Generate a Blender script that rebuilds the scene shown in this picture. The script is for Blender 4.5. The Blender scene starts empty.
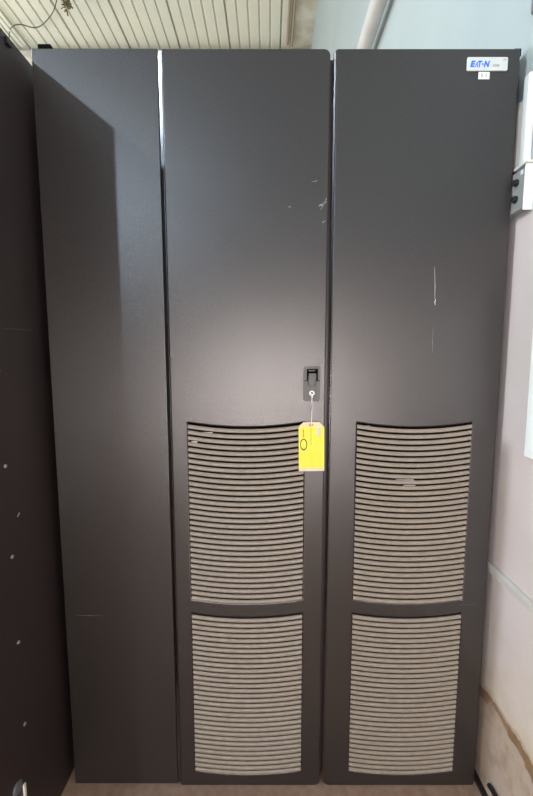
import bpy, bmesh, math, random
from mathutils import Vector, Matrix
random.seed(4)
S = bpy.context.scene
COL = S.collection
R = math.radians

# ------------------------------------------------------------------ materials
def mat(name, col, rough=0.5, metal=0.0, spec=0.5, noise=None, bump=None, coat=0.0):
    """noise=(scale, amount, colour2); bump=(scale, strength, distance)"""
    m = bpy.data.materials.new(name); m.use_nodes = True
    nt = m.node_tree; N = nt.nodes; L = nt.links
    b = N['Principled BSDF']
    b.inputs['Base Color'].default_value = (*col, 1)
    b.inputs['Roughness'].default_value = rough
    b.inputs['Metallic'].default_value = metal
    b.inputs['Specular IOR Level'].default_value = spec
    b.inputs['Coat Weight'].default_value = coat
    g = N.new('ShaderNodeNewGeometry')
    if noise:
        n = N.new('ShaderNodeTexNoise'); n.inputs['Scale'].default_value = noise[0]; n.inputs['Detail'].default_value = 6
        L.new(g.outputs['Position'], n.inputs['Vector'])
        r = N.new('ShaderNodeValToRGB'); r.color_ramp.elements[0].position = .5 - noise[1]; r.color_ramp.elements[1].position = .5 + noise[1]
        r.color_ramp.elements[0].color = (*col, 1); r.color_ramp.elements[1].color = (*noise[2], 1)
        L.new(n.outputs['Fac'], r.inputs['Fac']); L.new(r.outputs['Color'], b.inputs['Base Color'])
    if bump:
        n2 = N.new('ShaderNodeTexNoise'); n2.inputs['Scale'].default_value = bump[0]; n2.inputs['Detail'].default_value = 3
        L.new(g.outputs['Position'], n2.inputs['Vector'])
        bp = N.new('ShaderNodeBump'); bp.inputs['Strength'].default_value = bump[1]; bp.inputs['Distance'].default_value = bump[2]
        L.new(n2.outputs['Fac'], bp.inputs['Height']); L.new(bp.outputs['Normal'], b.inputs['Normal'])
    return m

PAINT = mat('charcoal_powder_coat', (.010, .0085, .008), .32, spec=.8, noise=(300, .14, (.026, .021, .019)), bump=(520, .45, .001))
PANEL = PAINT
SIDE = mat('dark_side_steel', (.026, .018, .018), .42, spec=.5, noise=(200, .25, (.042, .030, .030)), bump=(420, .25, .001))
INNER = mat('black_interior', (.012, .011, .011), .7, spec=.2)
SLAT = mat('dusty_louvre_paint', (.22, .185, .145), .45, spec=.5, noise=(60, .3, (.29, .25, .20)), bump=(500, .2, .0006))
BLACK = mat('black_plastic', (.012, .012, .013), .4)
HOLE = mat('black_recess', (.003, .003, .003), .9, spec=.05)
LATCHM = mat('grey_latch_plastic', (.075, .073, .073), .5, spec=.4, noise=(200, .3, (.11, .108, .106)))
CHROME = mat('nickel_lock', (.42, .41, .38), .45, metal=.5)
STRING = mat('white_string', (.85, .83, .78), .8)
YELLOW = mat('yellow_card', (.72, .68, .045), .7, noise=(70, .3, (.76, .73, .09)))
CREAM = mat('cream_card_edge', (.68, .60, .40), .7)
ORANGE = mat('orange_print', (.80, .13, .01), .7)
INK = mat('faded_ink', (.24, .20, .04), .8)
PEN = mat('purple_pen', (.06, .02, .05), .7)
LILAC = mat('pale_sticker', (.55, .53, .56), .6)
BADGE = mat('silver_badge', (.60, .64, .63), .35, metal=.3, noise=(90, .3, (.66, .69, .66)))
BLUE = mat('logo_blue', (.02, .13, .72), .4)
GREYINK = mat('grey_print', (.20, .21, .22), .6)
WHITEL = mat('white_label', (.78, .80, .78), .6)
DUST = mat('dust_mark', (.30, .30, .31), .8, noise=(300, .12, (.10, .10, .11)))
SCR = mat('bare_scratch', (.62, .60, .58), .6)
TAN = mat('tan_scratch', (.26, .18, .12), .6)
SCUFF = mat('faint_scuff', (.085, .078, .078), .7)
SCREW = mat('zinc_screw', (.62, .60, .56), .35, metal=.7)
PVC = mat('white_pvc', (.72, .74, .72), .4, noise=(8, .3, (.66, .68, .66)))
BOXW = mat('white_box_paint', (.88, .90, .88), .4)
BOXG = mat('grey_gland_plate', (.28, .29, .28), .5)
TAUPE = mat('taupe_conduit', (.42, .38, .33), .6, noise=(20, .3, (.50, .47, .42)))
PIPEM = mat('painted_pipe', (.52, .52, .49), .5, noise=(7, .3, (.62, .62, .58)), bump=(30, .3, .004))
BROWN = mat('rusty_conduit', (.36, .28, .20), .7)
WIRE = mat('brown_wire', (.07, .05, .035), .7)
NEST = mat('dry_leaf_brown', (.07, .05, .025), .9, noise=(80, .2, (.22, .16, .07)))
CEIL = mat('cream_roof_sheet', (.76, .73, .60), .5, noise=(1.3, .3, (.70, .71, .63)), bump=(60, .1, .002))
SOFFIT = mat('crumbling_soffit', (.66, .64, .54), .8, noise=(5, .12, (.52, .47, .38)), bump=(25, .6, .01))
FLOOR = mat('worn_brown_floor', (.31, .195, .14), .55, noise=(45, .25, (.45, .31, .23)), bump=(150, .3, .002))
DARKWALL = mat('dull_brown_wall', (.22, .17, .15), .7)
PALEWALL = mat('pale_back_wall', (.60, .59, .56), .7)
DARKGREY = mat('dark_grey_metal', (.14, .15, .16), .5)

def wall_material():
    m = bpy.data.materials.new('painted_plaster_wall'); m.use_nodes = True
    nt = m.node_tree; N = nt.nodes; L = nt.links; b = N['Principled BSDF']
    b.inputs['Roughness'].default_value = .6
    g = N.new('ShaderNodeNewGeometry'); sep = N.new('ShaderNodeSeparateXYZ'); L.new(g.outputs['Position'], sep.inputs[0])
    def noise(sc, det=5, rough=.55):
        n = N.new('ShaderNodeTexNoise'); n.inputs['Scale'].default_value = sc; n.inputs['Detail'].default_value = det
        n.inputs['Roughness'].default_value = rough; L.new(g.outputs['Position'], n.inputs['Vector']); return n.outputs['Fac']
    def M(op, a, b2, clamp=False):
        n = N.new('ShaderNodeMath'); n.operation = op; n.use_clamp = clamp
        for i, v in enumerate((a, b2)):
            if isinstance(v, (int, float)): n.inputs[i].default_value = v
            else: L.new(v, n.inputs[i])
        return n.outputs[0]
    def ramp(fac, stops):
        r = N.new('ShaderNodeValToRGB'); e = r.color_ramp.elements
        while len(e) < len(stops): e.new(.5)
        for k, (p, c) in enumerate(stops): e[k].position = p; e[k].color = (*c, 1)
        L.new(fac, r.inputs['Fac']); return r.outputs['Color']
    def mix(f, a, b2):
        n = N.new('ShaderNodeMix'); n.data_type = 'RGBA'; L.new(f, n.inputs[0]); L.new(a, n.inputs[6]); L.new(b2, n.inputs[7]); return n.outputs[2]
    z = sep.outputs['Z']
    zz = M('ADD', z, M('MULTIPLY', M('SUBTRACT', noise(6, 5), .5), .16))
    paint = ramp(noise(2.2, 4), [(.35, (.61, .53, .50)), (.55, (.66, .58, .55)), (.7, (.64, .555, .515))])
    # yellow damp stain reaching up from the peeled line
    stain = ramp(M('MULTIPLY', M('SUBTRACT', M('ADD', z, M('MULTIPLY', M('SUBTRACT', noise(9, 5), .5), .35)), .22), 3.5, True), [(0, (1, 1, 1)), (1, (0, 0, 0))])
    damp = ramp(noise(14, 5), [(.3, (.50, .40, .27)), (.7, (.62, .53, .42))])
    up = mix(stain, paint, damp)
    # cool daylight on the upper wall, put into the paint colour
    upper = ramp(M('MULTIPLY', M('SUBTRACT', zz, 1.50), 40, True), [(0, (0, 0, 0)), (1, (1, 1, 1))])
    white = ramp(noise(1.4, 3), [(.3, (.37, .435, .455)), (.7, (.41, .47, .475))])
    up = mix(upper, up, white)
    plaster = ramp(noise(18, 6, .65), [(.36, (.37, .28, .22)), (.5, (.47, .365, .275)), (.62, (.42, .35, .31))])
    low = ramp(M('MULTIPLY', M('SUBTRACT', .285, zz), 200, True), [(0, (0, 0, 0)), (1, (1, 1, 1))])
    wid = M('MULTIPLY', M('SUBTRACT', M('MULTIPLY', sep.outputs['Y'], -1.0), .05), .55)
    wid = M('MINIMUM', M('MAXIMUM', wid, 0.0), .035)
    low2 = ramp(M('MULTIPLY', M('SUBTRACT', M('SUBTRACT', .272, wid), M('ADD', zz, M('MULTIPLY', M('SUBTRACT', noise(13, 4), .5), .13))), 200, True), [(0, (0, 0, 0)), (1, (1, 1, 1))])
    edge = ramp(noise(30, 4), [(.3, (.19, .11, .055)), (.7, (.31, .19, .10))])
    c = mix(low, up, edge); c = mix(low2, c, plaster)
    L.new(c, b.inputs['Base Color'])
    bp = N.new('ShaderNodeBump'); bp.inputs['Strength'].default_value = .5; bp.inputs['Distance'].default_value = .006
    L.new(M('ADD', M('MULTIPLY', noise(22, 5), .6), M('MULTIPLY', M('MULTIPLY', M('SUBTRACT', zz, .285), 100, True), 1.2)), bp.inputs['Height'])
    L.new(bp.outputs['Normal'], b.inputs['Normal'])
    return m
WALL = wall_material()

# ------------------------------------------------------------------ helpers
def empty(name, loc=(0, 0, 0), **p):
    o = bpy.data.objects.new(name, None); COL.objects.link(o); o.location = loc; o.empty_display_size = .05
    for k, v in p.items(): o[k] = v
    return o
def link(name, me, mats, parent=None, **p):
    o = bpy.data.objects.new(name, me); COL.objects.link(o)
    for m in (mats if isinstance(mats, (list, tuple)) else [mats]): me.materials.append(m)
    if parent:
        o.parent = parent
        w = Matrix.Identity(4); q = parent
        while q: w = Matrix.Translation(q.location) @ w if q.type == 'EMPTY' else w; q = q.parent
        me.transform(w.inverted())
    for k, v in p.items(): o[k] = v
    return o
def B(): return bmesh.new()
def box(bm, x0, x1, y0, y1, z0, z1, bev=0, mi=0, seg=2):
    t = bmesh.new(); bmesh.ops.create_cube(t, size=1)
    for v in t.verts: v.co = Vector(((x0+x1)/2 + v.co.x*(x1-x0), (y0+y1)/2 + v.co.y*(y1-y0), (z0+z1)/2 + v.co.z*(z1-z0)))
    if bev: bmesh.ops.bevel(t, geom=t.edges[:], offset=bev, segments=seg, profile=.5, affect='EDGES')
    merge(bm, t, mi)
def merge(bm, t, mi=0, mw=None):
    me = bpy.data.meshes.new('tmp')
    for f in t.faces: f.material_index = mi
    t.to_mesh(me); t.free()
    if mw: me.transform(mw)
    bm.from_mesh(me); bpy.data.meshes.remove(me)
def cyl(bm, c, r, depth, axis='Y', mi=0, seg=24, r2=None, bev=0):
    t = bmesh.new(); bmesh.ops.create_cone(t, cap_ends=True, segments=seg, radius1=r, radius2=r if r2 is None else r2, depth=depth)
    if bev: bmesh.ops.bevel(t, geom=[e for e in t.edges if len(e.link_faces) == 2 and any(len(f.verts) > 4 for f in e.link_faces)], offset=bev, segments=2, affect='EDGES')
    rot = {'X': Matrix.Rotation(R(90), 4, 'Y'), 'Y': Matrix.Rotation(R(90), 4, 'X'), 'Z': Matrix.Identity(4)}[axis]
    merge(bm, t, mi, Matrix.Translation(c) @ rot)
def ring(bm, c, r0, r1, t, axis='Y', mi=0, seg=32, sx=1, sz=1):
    """flat ring in the XZ plane facing -Y, from y=c.y to c.y-t"""
    vs = []
    for k in range(seg):
        a = 2*math.pi*k/seg
        row = []
        for rr, yy in ((r0, 0), (r0, -t), (r1, -t), (r1, 0)):
            row.append(bm.verts.new((c[0]+rr*sx*math.cos(a), c[1]+yy, c[2]+rr*sz*math.sin(a))))
        vs.append(row)
    for k in range(seg):
        a, b = vs[k], vs[(k+1) % seg]
        for j in range(4):
            f = bm.faces.new((a[j], a[(j+1) % 4], b[(j+1) % 4], b[j])); f.material_index = mi
def tube(bm, pts, r, seg=8, mi=0):
    pts = [Vector(p) for p in pts]; rows = []
    for i, p in enumerate(pts):
        d = (pts[min(i+1, len(pts)-1)] - pts[max(i-1, 0)]).normalized()
        u = d.cross(Vector((0, 0, 1)));  u = u.normalized() if u.length > 1e-3 else Vector((1, 0, 0))
        w = d.cross(u)
        rows.append([bm.verts.new(p + (u*math.cos(2*math.pi*k/seg) + w*math.sin(2*math.pi*k/seg))*r) for k in range(seg)])
    for a, b in zip(rows, rows[1:]):
        for k in range(seg):
            f = bm.faces.new((a[k], a[(k+1) % seg], b[(k+1) % seg], b[k])); f.material_index = mi
    for q in (rows[0][::-1], rows[-1]):
        f = bm.faces.new(q); f.material_index = mi
def mesh(bm, name='m', smooth=False):
    bmesh.ops.recalc_face_normals(bm, faces=bm.faces)
    me = bpy.data.meshes.new(name); bm.to_mesh(me); bm.free()
    if smooth:
        for p in me.polygons: p.use_smooth = True
        try: me.set_sharp_from_angle(angle=R(40))
        except Exception: pass
    return me
def curve_mesh(loops, thick, bev, y_front, seg=3):
    """filled outline with holes in the XZ plane, extruded; front face at y_front"""
    cu = bpy.data.curves.new('c', 'CURVE'); cu.dimensions = '2D'; cu.fill_mode = 'BOTH'
    cu.extrude = thick/2 - bev; cu.bevel_depth = bev; cu.offset = -bev; cu.bevel_resolution = seg
    for lp in loops:
        s = cu.splines.new('POLY'); s.points.add(len(lp)-1); s.use_cyclic_u = True
        for p, (x, z) in zip(s.points, lp): p.co = (x, z, 0, 1)
    o = bpy.data.objects.new('c', cu); COL.objects.link(o)
    dg = bpy.context.evaluated_depsgraph_get()
    me = bpy.data.meshes.new_from_object(o.evaluated_get(dg))
    bpy.data.objects.remove(o); bpy.data.curves.remove(cu)
    me.transform(Matrix.Translation((0, y_front + thick/2, 0)) @ Matrix.Rotation(R(90), 4, 'X'))
    me.materials.clear()
    bm = bmesh.new(); bm.from_mesh(me)
    bmesh.ops.remove_doubles(bm, verts=bm.verts, dist=1e-5); bmesh.ops.recalc_face_normals(bm, faces=bm.faces)
    bm.to_mesh(me); bm.free()
    try: me.set_sharp_from_angle(angle=R(35))
    except Exception: pass
    for p in me.polygons: p.use_smooth = abs(p.normal.y) < .995
    return me
def rrect(x0, x1, z0, z1, r, n=6):
    rs = r if isinstance(r, (list, tuple)) else [r]*4     # bl, br, tr, tl
    out = []
    for (cx, cz, a0), q in zip(((x0, z0, 180), (x1, z0, 270), (x1, z1, 0), (x0, z1, 90)), rs):
        ox = cx + (q if cx == x0 else -q); oz = cz + (q if cz == z0 else -q)
        for k in range(n+1):
            a = R(a0 + 90*k/n); out.append((ox+q*math.cos(a), oz+q*math.sin(a)))
    return out
def text_bm(bm, s, x, z, y, size, mi, sx=1.0, shear=0.0, rot=0.0, bold=0.0, align='LEFT'):
    cu = bpy.data.curves.new('t', 'FONT'); cu.body = s; cu.size = size; cu.extrude = .0002; cu.shear = shear; cu.offset = bold
    cu.align_x = align; cu.align_y = 'CENTER'; cu.resolution_u = 3
    o = bpy.data.objects.new('t', cu); COL.objects.link(o)
    me = bpy.data.meshes.new_from_object(o.evaluated_get(bpy.context.evaluated_depsgraph_get()))
    bpy.data.objects.remove(o); bpy.data.curves.remove(cu)
    me.transform(Matrix.Translation((x, y, z)) @ Matrix.Rotation(R(90), 4, 'X') @ Matrix.Rotation(rot, 4, 'Z') @ Matrix.Diagonal((sx, 1, 1, 1)))
    t = bmesh.new(); t.from_mesh(me); bpy.data.meshes.remove(me); merge(bm, t, mi)

def text_fit(bm, s, x0, x1, z0, z1, y, mi, bold):
    t = bmesh.new(); text_bm(t, s, 0, 0, 0, .0185, 0, 1, .22, bold=bold)
    xs = [v.co.x for v in t.verts]; zs = [v.co.z for v in t.verts]; a, b, c, d = min(xs), max(xs), min(zs), max(zs)
    for v in t.verts: v.co = Vector((x0+(v.co.x-a)*(x1-x0)/(b-a), v.co.y+y, z0+(v.co.z-c)*(z1-z0)/(d-c)))
    merge(bm, t, mi)

# ------------------------------------------------------------------ the setting
XW = .592
bm = B(); box(bm, -8, XW, -7, 5.3, -.057, -.007); link('floor', mesh(bm), FLOOR, kind='structure')
bm = B(); box(bm, XW, XW+.2, -7, 5.3, -.05, 6.4); link('wall_right', mesh(bm), WALL, kind='structure')
ZR = 5.48
def zc(y): return ZR
# corrugated roof sheet, ribs running front to back
bm = B(); prof = []; s = .141; x = -8.0
n_rib = 0
while x < .30:
    d = .045 if n_rib % 5 == 2 else .022
    prof += [(x, 0), (x+.108, 0), (x+.114, d), (x+.119, d), (x+.137, .004)]; x += s; n_rib += 1
prof.append((.31, 0))
rows = []
for y in (-7, 5.2): rows.append([bm.verts.new((px, y, zc(y)+dz)) for px, dz in prof])
top = []
for y in (-7, 5.2): top.append([bm.verts.new((px, y, zc(y)+.05)) for px, dz in prof])
for k in range(len(prof)-1):
    bm.faces.new((rows[0][k], rows[0][k+1], rows[1][k+1], rows[1][k]))
    bm.faces.new((top[0][k], top[1][k], top[1][k+1], top[0][k+1]))
link('ceiling', mesh(bm), CEIL, kind='structure')
bm = B()
for (a, b) in ((.30, XW),):
    vs = [bm.verts.new((q, y, zc(y)+dz)) for y in (-7, 5.2) for q in (a, b) for dz in (-.03, .06)]
    for f in ((0, 2, 6, 4), (1, 5, 7, 3), (0, 4, 5, 1), (2, 3, 7, 6), (0, 1, 3, 2), (4, 6, 7, 5)): bm.faces.new([vs[i] for i in f])
link('trim_1', mesh(bm), SOFFIT, kind='structure')
bm = B(); box(bm, -8, XW, 5.1, 5.3, 0, 5.5); link('wall_back', mesh(bm), CEIL, kind='structure')
bm = B(); box(bm, -8, XW, 5.0, 5.1, 5.33, 5.40); link('trim_2', mesh(bm), SOFFIT, kind='structure')
bm = B(); box(bm, -8.2, -8, -7, 5.3, 0, 5.6); link('wall_left', mesh(bm), PALEWALL, kind='structure')
# wall behind the photographer, with a low opening added for the door glow and a high band of windows
bm = B()
YB = -3.7
box(bm, -8, -.62, YB-.2, YB, -.007, 2.12); box(bm, -.62, XW, YB-.2, YB, -.007, .36); box(bm, -.62, XW, YB-.2, YB, 1.0, 2.12)
link('wall_front', mesh(bm), DARKWALL, kind='structure')
bm = B(); box(bm, -8, XW, YB-.2, YB, 2.12, 2.28); box(bm, -8, XW, YB-.2, YB, 4.9, 6.1)
for x in (-6, -4, -2, 0): box(bm, x-.05, x+.05, YB-.15, YB-.05, 2.28, 4.9)
link('window_1', mesh(bm), PALEWALL, kind='structure')

# roof conduits next to the wall
def run_y(name, x, dz, r, m, label, cat, group=None):
    bm = B(); tube(bm, [(x, -3, zc(-4)+dz), (x, 4.95, zc(4.95)+dz)], r, 10)
    o = link(name, mesh(bm, smooth=True), m); o['label'] = label; o['category'] = cat
    return o
run_y('ceiling_conduit', .255, -.03, .018, BROWN, 'thin brown conduit under the cream roof, second from the right wall', 'conduit')
run_y('ceiling_conduit', .315, -.055, .016, BROWN, 'thin brown conduit at the edge of the ribbed roof, nearest the right wall', 'conduit')
bm = B(); tube(bm, [(-3.4, -3, zc(-4)-.05), (-3.4, 4.95, zc(4.95)-.05)], .014, 10)
o = link('roof_rod', mesh(bm, smooth=True), CEIL); o['label'] = 'slim cream rod under the ribbed roof above the left cabinet'; o['category'] = 'rod'
# pale pipe along the upper wall
bm = B(); tube(bm, [(.53, -3, 2.885), (.53, 5.05, 2.885)], .040, 20)
for yy in (.9, 3.9):
    cyl(bm, (.53, yy, 2.885), .05, .05, 'Y', 0)
    box(bm, .53, XW+.01, yy-.02, yy+.02, 2.873, 2.897)
o = link('wall_pipe', mesh(bm, smooth=True), PIPEM); o['label'] = 'thick pale grey pipe running along the white wall above the right cabinet door'; o['category'] = 'pipe'

# ------------------------------------------------------------------ the big cabinet
H = 1.8880
ups = empty('power_cabinet', (0.018, .4, 0), label='wide charcoal power supply cabinet with a plain left panel and two louvred doors', category='cabinet')
bm = B()
box(bm, -.539, .5715, .026, .80, .012, 1.884, .002)
box(bm, -.52, .556, .05, .78, -.007, .02)
link('body', mesh(bm), SIDE, ups)
link('side_panel', curve_mesh([rrect(-.5415, -.2545, -.004, H+.0045, .002)], .022, .0015, .004), PANEL, ups, label='plain glossy left front panel')
for x0, x1, z1 in ((-.530, -.50, 1.907), (.562, .5785, 1.8975)):
    bm = B(); box(bm, x0, x1, .010, .06, 1.8805, z1, .002); link('corner_lug', mesh(bm), HOLE, ups)
SAG = .0125
def arcz(x, x0, x1, z):
    u = (x - (x0+x1)/2)/((x1-x0)/2); return z - SAG*(1-u*u)
def grille_loop(x0, x1, zb, zt, n=16):
    top = [(x0+(x1-x0)*k/n, arcz(x0+(x1-x0)*k/n, x0, x1, zt)) for k in range(n+1)]
    bot = [(x0+(x1-x0)*k/n, arcz(x0+(x1-x0)*k/n, x0, x1, zb)) for k in range(n+1)]
    return bot + top[::-1]
def grille(door, x0, x1, zb, zt, n, label=None):
    p = (zt-zb)/n; bm = B(); m = 20
    for i in range(n):
        zc_ = zb + p*(i+.5) - p*.17; hh = p*.315
        prof = [(.0035, hh*.96), (.0012, hh), (-.0009, hh*.62), (-.0017, 0.0), (-.0019, -hh*.55), (-.0009, -hh), (.0018, -hh*.96)]
        rows = []
        for k in range(m+1):
            x = x0 + .0004 + (x1-x0-.0008)*k/m; zz = arcz(x, x0, x1, zc_)
            rows.append([bm.verts.new((x, y, zz+dz)) for y, dz in prof])
        for a, b in zip(rows, rows[1:]):
            for j in range(len(prof)-1): bm.faces.new((a[j], a[j+1], b[j+1], b[j]))
            bm.faces.new((a[-1], a[0], b[0], b[-1]))
        bm.faces.new(rows[0]); bm.faces.new(rows[-1][::-1])
    o = link('louvre_grille', mesh(bm, smooth=True), SLAT, door, label=label)
    return o
def make_door(x0, x1, gx0, gx1, radii, label):
    d = link('door', curve_mesh([rrect(x0, x1, -.006, H+.002, radii), grille_loop(gx0, gx1, .551, 1.026), grille_loop(gx0, gx1, .042, .512)], .024, .0035, 0), PAINT, ups, label=label)
    bm = B(); box(bm, gx0-.012, gx1+.012, .0255, .0335, .03, 1.045)
    link('backing_screen', mesh(bm), INNER, d, label='black inside behind the louvres')
    grille(d, gx0, gx1, .551, 1.026, 32, 'upper dusty beige louvres')
    grille(d, gx0, gx1, .042, .512, 32, 'lower dusty beige louvres')
    return d
dm = make_door(-.2456, .1400, -.204, .088, (.006, .014, .014, .004), 'middle door with a latch')
dr = make_door(.1520, .5710, .2205, .508, (.014, .008, .004, .006), 'right door with a badge')
for d in (dm, dr):
    for ch in d.children: ch.data.transform(Matrix.Identity(4))
EDGE = mat('edge_glint_metal', (.24, .24, .25), .22, metal=1.0)  # bright metal stands in for the light caught along the door edges
def rolled_edge(d, x, w):
    bm = B(); n = 8; rows = []
    prof = [(x, .0085), (x+.0004, .0030), (x+w-.0004, -.0003), (x+w, -.0003), (x+w, .012), (x, .012)]
    for z in (.004, H-.003): rows.append([bm.verts.new((px_, py_, z)) for px_, py_ in prof])
    m_ = len(prof)
    for k in range(m_): bm.faces.new((rows[0][k], rows[0][(k+1) % m_], rows[1][(k+1) % m_], rows[1][k]))
    bm.faces.new(rows[0]); bm.faces.new(rows[1][::-1])
    link('rolled_edge', mesh(bm), EDGE, d, label='rolled metal edge of the door, angled to catch a highlight')
rolled_edge(dm, -.2528, .0075); rolled_edge(dr, .1480, .0042)
# pale bits of equipment showing through the upper slots
for d, x, z, w in ((dm, -.175, .996, .032), (dm, -.196, .972, .014), (dr, .238, 1.0125, .016), (dr, .325, .872, .045), (dr, .345, .857, .03)):
    bm = B(); box(bm, x, x+w, .0050, .0085, z-.004, z+.004); link('inner_bracket', mesh(bm), PVC, d, label='pale bracket glimpsed through the slots')
# latch
lx0, lx1, lz0, lz1 = .0855, .1265, 1.080, 1.166
lt = link('latch', curve_mesh([rrect(lx0, lx1, lz0, lz1, .005)], .003, .0008, -.0022), LATCHM, dm, label='small grey paddle latch with a lock')
bm = B()
box(bm, .0930, .1205, -.0030, -.0015, 1.1435, 1.1605, .0005, 0)      # black recess
box(bm, .0930, .0962, -.0031, -.0015, 1.131, 1.148, .0004, 0)
box(bm, .1170, .1205, -.0031, -.0015, 1.131, 1.148, .0004, 0)
box(bm, .0860, .0960, -.0029, -.0015, 1.1300, 1.1316, 0, 0); box(bm, .1170, .1260, -.0029, -.0015, 1.1300, 1.1316, 0, 0)
link('latch_recess', mesh(bm), HOLE, dm)
bm = B(); box(bm, .0972, .1160, -.0062, -.0022, 1.118, 1.1500, .0018, 0, 3); box(bm, .0970, .1130, -.0060, -.0032, 1.1545, 1.1580, .0010, 0)
link('paddle', mesh(bm, smooth=True), LATCHM, dm)
bm = B(); ring(bm, (.1060, -.002, 1.1000), .0030, .0066, .0035, mi=0); cyl(bm, (.1060, -.0048, 1.1000), .0032, .002, 'Y', 1)
link('lock', mesh(bm, smooth=True), [CHROME, HOLE], dm)
# faint reflections of use: dust smudges and scratches on the paint
def streak(parent, x0, z0, x1, z1, w, m, y=0, name='scratch', n=5):
    bm = B(); dx, dz = x1-x0, z1-z0; l = math.hypot(dx, dz); nx, nz = -dz/l, dx/l; rows = []
    for k in range(n+1):
        t = k/n; ww = w*(.25+.75*math.sin(math.pi*min(1, max(0, t*.8+.1))))*random.uniform(.6, 1)
        j = random.uniform(-.5, .5)*w
        rows.append([bm.verts.new((x0+dx*t+nx*(j+q*ww/2), y-e, z0+dz*t+nz*(j+q*ww/2))) for q, e in ((-1, 0.0001), (-1, .0004), (1, .0004), (1, 0.0001))])
    for a, b in zip(rows, rows[1:]):
        for j in range(4): bm.faces.new((a[j], a[(j+1) % 4], b[(j+1) % 4], b[j]))
    bm.faces.new(rows[0]); bm.faces.new(rows[-1][::-1])
    return link(name, mesh(bm), m, parent)
streak(dr, .3977, 1.405, .4015, 1.330, .0010, SCR); streak(dr, .4015, 1.332, .4018, 1.316, .0022, SCR)
streak(dr, .400, 1.26, .401, 1.20, .0008, DUST)
for (x, z, dx, dz, w) in ((.118, 1.545, .018, .012, .004), (.122, 1.538, .013, .026, .003), (.126, 1.508, .007, .006, .003), (.045, 1.545, .006, -.003, .004),
                          (.10, 1.60, .014, .004, .002)):
    streak(dm, x, z, x+dx, z+dz, w, DUST, name='dust_smudge')
for (x, z, dx, dz, w) in ((.49, .66, .004, -.002, .003), (.50, .535, .05, .001, .0007), ):
    streak(dr, x, z, x+dx, z+dz, w, DUST, name='dust_smudge')
streak(ups, -.513, .503, -.440, .502, .0008, TAN, y=.0040)
_before = set(bpy.data.objects)
# badge
bd = link('badge', curve_mesh([rrect(.4492, .5415, 1.8425, 1.8715, .003)], .0035, .001, -.0033), BADGE, dr, label='silver badge with blue lettering')
bm = B(); Y0 = -.0035
text_fit(bm, 'E', .4573, .4690, 1.8497, 1.8632, Y0, 0, .0009)
def poly(bm, pts, y, t, mi):
    a = [bm.verts.new((x, y, z)) for x, z in pts]; b = [bm.verts.new((x, y-t, z)) for x, z in pts]
    f = bm.faces.new(b); f.material_index = mi
    for k in range(len(pts)):
        f = bm.faces.new((a[k], a[(k+1) % len(pts)], b[(k+1) % len(pts)], b[k])); f.material_index = mi
poly(bm, [(.4672, 1.8497), (.4722, 1.8600), (.4740, 1.8600), (.4748, 1.8497), (.4730, 1.8497), (.4724, 1.8565), (.4690, 1.8497)], Y0+.0001, .0004, 0)
text_fit(bm, 'T', .4745, .4845, 1.8497, 1.8632, Y0, 0, .0009)
cyl(bm, (.4856, Y0, 1.8560), .0020, .0005, 'Y', 0, 12)
text_fit(bm, 'N', .4880, .5015, 1.8497, 1.8632, Y0, 0, .0009)
text_fit(bm, '9390', .5085, .5235, 1.8505, 1.8555, Y0, 1, .0002)
text_fit(bm, 'UPS', .5310, .5385, 1.8640, 1.8668, Y0, 1, 0)
link('badge_lettering', mesh(bm), [BLUE, GREYINK], dr)
bm = B(); box(bm, .4775, .5025, -.0008, 0, 1.8245, 1.8395, 0, 0); text_bm(bm, 'B-5', .4900, 1.8318, -.001, .0115, 1, 1.0, align='CENTER')
link('label_sticker', mesh(bm), [WHITEL, GREYINK], dr)
for _o in set(bpy.data.objects) - _before:
    _o.data.transform(Matrix.Translation((-.0012 if _o.name.startswith('badge_l') else 0, 0, -.0018 if _o.name.startswith('badge') else 0)))
# lift sub-parts of the latch assembly are direct children of the door
# ------------------------------------------------------------------ the yellow tag on its string
tag = empty('inspection_tag', (.1060, -.008, .90), label='yellow card tag hanging on a white string from the middle door lock', category='tag')
bm = B(); tube(bm, [(.1060, -.0045, 1.0990), (.1072, -.0085, 1.0975), (.1066, -.0092, 1.090), (.1048, -.0085, 1.086), (.1060, -.0080, 1.080), (.1058, -.0078, 1.060), (.1056, -.0076, 1.040), (.1053, -.0072, 1.0245), (.1055, -.0058, 1.0190)], .0011, 8)
tube(bm, [(.1060, -.0045, 1.0990), (.1046, -.0080, 1.0965), (.1052, -.0092, 1.088), (.1064, -.0090, 1.083)], .0010, 8)
link('string', mesh(bm, smooth=True), STRING, tag)
TY = -.0052
tl = Matrix.Translation((.1060, 0, 1.02)) @ Matrix.Rotation(R(-.8), 4, 'Y') @ Matrix.Translation((-.1060, 0, -1.02))
tx0, tx1, tz0, tz1 = .0735, .1378, .9015, 1.0275
me = curve_mesh([[(tx0, tz0), (tx1, tz0), (tx1, tz1-.013), (tx1-.012, tz1), (tx0+.012, tz1), (tx0, tz1-.011)]], .0009, .0001, TY); me.transform(tl)
link('card', me, CREAM, tag)
bm = B()
box(bm, tx0+.0006, tx1-.0004, TY-.0003, TY, tz0+.0085, tz1-.012)
me = mesh(bm); me.transform(tl); link('printed_face', me, YELLOW, tag)
bm = B(); FY = TY-.0003
for k in range(9):     # runs of small print, turned sideways
    w = .0030 if k % 4 else .0020; box(bm, tx0+.0105, tx0+.0105+w, FY-.0003, FY, tz1-.0175-.0024*k-.0019, tz1-.0175-.0024*k, 0, 0)
for k in range(17):
    w = random.uniform(.0010, .0022)
    box(bm, tx0+.0300, tx0+.0300+w, FY-.0003, FY, tz1-.0165-.0024*k-.0014, tz1-.0165-.0024*k, 0, 1)
ring(bm, (tx0+.0125, FY, .9705), .0088, .0106, .0003, mi=2, sx=.82, sz=1.4)
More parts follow.
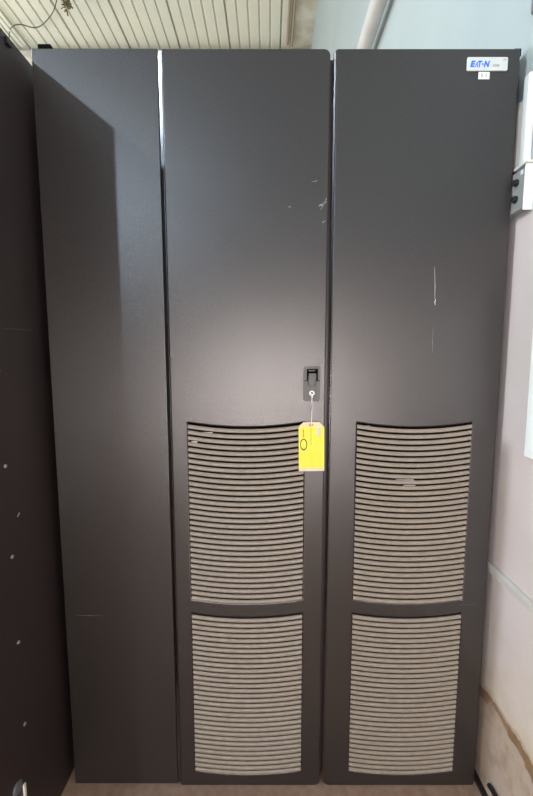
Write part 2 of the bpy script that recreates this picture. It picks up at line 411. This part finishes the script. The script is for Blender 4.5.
ring(bm, (tx0+.0128, FY, .9712), .0090, .0102, .0003, mi=2, sx=.86, sz=1.36)
box(bm, tx1-.0185, tx1-.0095, FY-.0004, FY, tz1-.0345, tz1-.0135, 0, 3)
me = mesh(bm); me.transform(tl); link('print', me, [ORANGE, INK, PEN, LILAC], tag)
bm = B(); ring(bm, (.1057, TY, 1.0205), .0018, .0052, .0009, sx=1.1, sz=.62)
me = mesh(bm); link('eyelet', me, mat('red_fibre_eyelet', (.62, .22, .12), .7), tag)

KZ = .99346
def squeeze(o):
    if o.type == 'EMPTY': o.location.z *= KZ
    else: o.data.transform(Matrix.Diagonal((1, 1, KZ, 1)))
    for c in o.children: squeeze(c)
squeeze(ups); squeeze(tag)
# ------------------------------------------------------------------ the cabinet on the left, seen from its side
FY_ = -.50
lc = empty('side_cabinet', (-.85, 0, 0), label='dark steel cabinet at the left edge, its side wall facing the aisle', category='cabinet')
bm = B(); box(bm, -1.15, -.5655, FY_, .80, -.007, 1.8745, .003); link('body', mesh(bm), SIDE, lc)
bm = B(); box(bm, -1.15, -.5655, FY_-.024, FY_-.002, .005, 1.8745, .003); link('door', mesh(bm), PAINT, lc)
for z in (1.154, .950, .746, .543, .339, .135):
    bm = B(); cyl(bm, (-.5645, -.150, z), .0042, .003, 'X', 0, 16, bev=.0008); link('screw', mesh(bm, smooth=True), SCREW, lc)
bm = B(); cyl(bm, (-.5645, -.044, 1.862), .0045, .003, 'X', 0, 16); box(bm, -.5654, -.560, -.052, -.036, 1.852, 1.864); link('top_clip', mesh(bm), BLACK, lc)
def side_mark(y0, z0, y1, z1, w, m, name='scratch'):
    bm = B(); X = -.5654
    dy, dz = y1-y0, z1-z0; l = math.hypot(dy, dz); ny, nz = -dz/l*w/2, dy/l*w/2
    a = [bm.verts.new((X+e, y0+dy*t+s*ny, z0+dz*t+s*nz)) for t in (0, 1) for s in (-1, 1) for e in (0, .0004)]
    for f in ((0, 1, 3, 2), (4, 6, 7, 5), (0, 4, 5, 1), (2, 3, 7, 6), (1, 5, 7, 3), (0, 2, 6, 4)): bm.faces.new([a[i] for i in f])
    link(name, mesh(bm), m, lc)
side_mark(-.125, 1.243, -.015, 1.246, .002, SCUFF); side_mark(-.122, .825, -.114, .832, .0022, SCR)
bm = B(); cyl(bm, (-.5640, -.190, .222), .014, .006, 'X', 0, 20, bev=.001); link('cap', mesh(bm, smooth=True), DARKGREY, lc)
bm = B(); box(bm, -.5654, -.561, -.172, -.165, .160, .206, .001); link('tie', mesh(bm), STRING, lc, label='white plastic tie near the foot')

# ------------------------------------------------------------------ fittings on the right wall
def thing1(name, bm, m, label, cat, smooth=False):
    o = link(name, mesh(bm, smooth=smooth), m); o['label'] = label; o['category'] = cat; return o
# cable trunking along the wall, knee height
bm = B()
ys = [-2.6, 3.0]; v = []
for y, z in ((-2.6, .626), (3.0, .626)):
    v.append([bm.verts.new((x_, y, z+dz)) for x_, dz in ((XW+.001, -.013), (XW-.004, -.013), (XW-.013, -.006), (XW-.013, .009), (XW-.006, .013), (XW+.001, .013))])
for k in range(6): bm.faces.new((v[0][k], v[0][(k+1) % 6], v[1][(k+1) % 6], v[1][k]))
bm.faces.new(v[0][::-1]); bm.faces.new(v[1])
thing1('wall_rail', bm, mat('dusty_trim_paint', (.50, .46, .42), .6, noise=(12, .3, (.60, .56, .52))), 'slim beige rail fixed along the right wall at knee height', 'rail')
# bright white flat box at the frame edge
wb = empty('wall_box', (XW, -.30, .96), label='bright white flat box on the right wall at waist height', category='box')
bm = B(); box(bm, XW-.014, XW, -.45, -.097, .958, 1.36, .003); link('cover', mesh(bm), BOXW, wb)
bm = B(); box(bm, XW-.0165, XW-.014, -.435, -.112, .973, 1.345, .001); link('lid', mesh(bm), BOXW, wb)
# junction box with two glands
jb = empty('junction_box', (XW, -.02, 1.51), label='small white junction box with two black glands beside the right door', category='box')
bm = B(); box(bm, .5735, XW, -.041, .050, 1.518, 1.607, .001, 0); link('body', mesh(bm), BOXG, jb)
bm = B(); box(bm, .5720, XW, -.0455, -.0415, 1.513, 1.611, .0008); link('cover', mesh(bm), BOXW, jb)
bm = B(); box(bm, .5700, XW, -.052, -.002, 1.6115, 1.6165, .001); link('flange', mesh(bm), PVC, jb)
for z in (1.582, 1.545):
    bm = B(); cyl(bm, (.5705, -.0145, z), .0080, .006, 'X', 0, 12, bev=.001); cyl(bm, (.5665, -.0145, z), .0062, .004, 'X', 0, 12); link('cable_gland', mesh(bm, smooth=True), BLACK, jb)
bm = B(); box(bm, .5728, .5738, -.034, -.026, 1.594, 1.603); link('label_sticker', mesh(bm), WHITEL, jb)
bm = B(); box(bm, .5750, XW, -.033, -.010, 1.6170, 1.810, .005, 0, 3); thing1('cable_trunk', bm, PVC, 'white round-topped trunking standing on the junction box', 'trunking', True)
bm = B(); box(bm, .5780, XW, -.0085, .045, 1.6170, 1.765, .001); thing1('conduit_cover', bm, TAUPE, 'taupe flat-topped cover between the right door and white trunking', 'cover')
bm = B(); box(bm, .575, XW, -.040, -.018, 1.930, 2.06, .004, 0); thing1('wall_bracket', bm, DARKGREY, 'dark grey bracket high on the right wall at the frame corner', 'bracket')
# dark slot in the wall foot, modelled as a black tube
bm = B(); tube(bm, [(.585, -.045, .050), (.584, -.06, .055), (.584, -.10, .057), (.583, -.3, .062), (.584, -.8, .058)], .006, 10); thing1('wall_foot_slot', bm, BLACK, 'dark slot along the foot of the right wall, modelled as a black tube', 'slot', True)
bm = B(); box(bm, .580, XW, -3.4, 5, -.007, .004); link('wall_gap_strip', mesh(bm), BLACK, kind='structure')  # black strip drawn in for the dark gap under the wall

# ------------------------------------------------------------------ wire and nest under the roof
def on_roof(px, py, drop=.05):
    f, p, hc, D = 393, R(6.25), 1.187, .971; c, s = math.cos(p), math.sin(p)
    dx = (px-269)/f; dv = (398-py)/f; ry = c+dv*s; rz = -s+dv*c
    t = (ZR - drop - hc)/rz
    return (dx*t, ry*t-D, hc+rz*t)
P = [(57, -4), (56, 3), (53, 12), (48, 19), (42, 25), (36, 27.5), (30, 27), (24, 25), (17, 24.5), (12, 27), (9.5, 32), (9, 39), (8, 48)]
bm = B(); pts = [Vector(on_roof(*q)) for q in P]; sm = []
for i in range(len(pts)-1):
    p0, p1, p2, p3 = pts[max(i-1, 0)], pts[i], pts[i+1], pts[min(i+2, len(pts)-1)]
    for k in range(4):
        t = k/4; sm.append(.5*((2*p1)+(-p0+p2)*t+(2*p0-5*p1+4*p2-p3)*t*t+(-p0+3*p1-3*p2+p3)*t**3))
sm.append(pts[-1]); tube(bm, sm, .006, 6); thing1('hanging_wire', bm, WIRE, 'thin brown wire looping under the cream roof at upper left', 'wire', True)
c0 = Vector(on_roof(66, 1, .10))
bm = B()
for k in range(45):
    a = random.uniform(0, 6.28); r = random.uniform(0, .06)
    q = c0 + Vector((r*math.cos(a)*.7, r*math.sin(a), random.uniform(-.09, .10)))
    e = q + Vector((random.uniform(-.05, .05), random.uniform(-.06, .06), random.uniform(-.04, .04)))
    tube(bm, [q, (q+e)/2+Vector((0, 0, .01)), e], random.uniform(.004, .011), 5)
thing1('twig_nest', bm, NEST, 'small brown clump of dry twigs stuck under the roof', 'nest')

# ------------------------------------------------------------------ light
def area(name, loc, target, sx, sy, power, col, spread=180):
    l = bpy.data.lights.new(name, 'AREA'); l.shape = 'RECTANGLE'; l.size = sx; l.size_y = sy; l.energy = power; l.color = col; l.spread = R(spread)
    o = bpy.data.objects.new(name, l); COL.objects.link(o); o.location = loc
    d = Vector(target) - Vector(loc); o.rotation_euler = d.to_track_quat('-Z', 'Y').to_euler(); return o
# small unseen lamp left of the aisle, placed from the shadow edge
area('lamp_light', (-1.55, -3.03, 2.648), (-.3, 0, 1.3), .04, .04, 31, (.68, .84, 1.0))
area('edge_highlight_light', (-4.5, -2.2, 4.963), (-.25, 0, 1.7), .12, .12, 27, (.72, .87, 1.0), 60)  # added unseen light so the rolled door edges show a highlight
# high windows behind the photographer
area('window_daylight', (-3.7, YB+.05, 3.6), (-3.7, 0, 3.9), 8.4, 2.4, 36, (.70, .86, 1.0))
# added unseen fill for roof and upper wall, clear of the cabinet fronts
area('hall_fill_light', (-7.9, 3.0, 2.8), (0, 3.0, 3.6), 4.0, 3.0, 410, (.88, .96, 1.0))
# added unseen light in the low opening, makes the doors' warm glow
area('door_glow_fill', (-.03, YB+.03, .68), (0, 0, 1.75), 1.15, .6, 33, (1.0, .90, .86), 105)
# added unseen fill from the left, brightens the right wall
area('wall_fill_light', (-4.5, -2.2, 1.2), (.58, -.2, .6), 1.5, 1.5, 120, (1.0, .94, .90))
W = bpy.data.worlds.new('world'); S.world = W; W.use_nodes = True
W.node_tree.nodes['Background'].inputs[0].default_value = (.75, .82, .9, 1); W.node_tree.nodes['Background'].inputs[1].default_value = .4

# ------------------------------------------------------------------ camera
cam = bpy.data.cameras.new('camera'); co = bpy.data.objects.new('camera', cam); COL.objects.link(co)
cam.sensor_fit = 'HORIZONTAL'; cam.sensor_width = 36; cam.lens = 36*393/533
cam.shift_x = -(269-266.5)/533
co.location = (0, -.971, 1.187); co.rotation_euler = (R(90-6.25), 0, 0)
cam.clip_start = .01; S.camera = co
S.view_settings.view_transform = 'Standard'; S.view_settings.look = 'None'; S.view_settings.gamma = 1; S.view_settings.exposure = .13
try: S.view_settings.use_curve_mapping = False
except Exception: pass
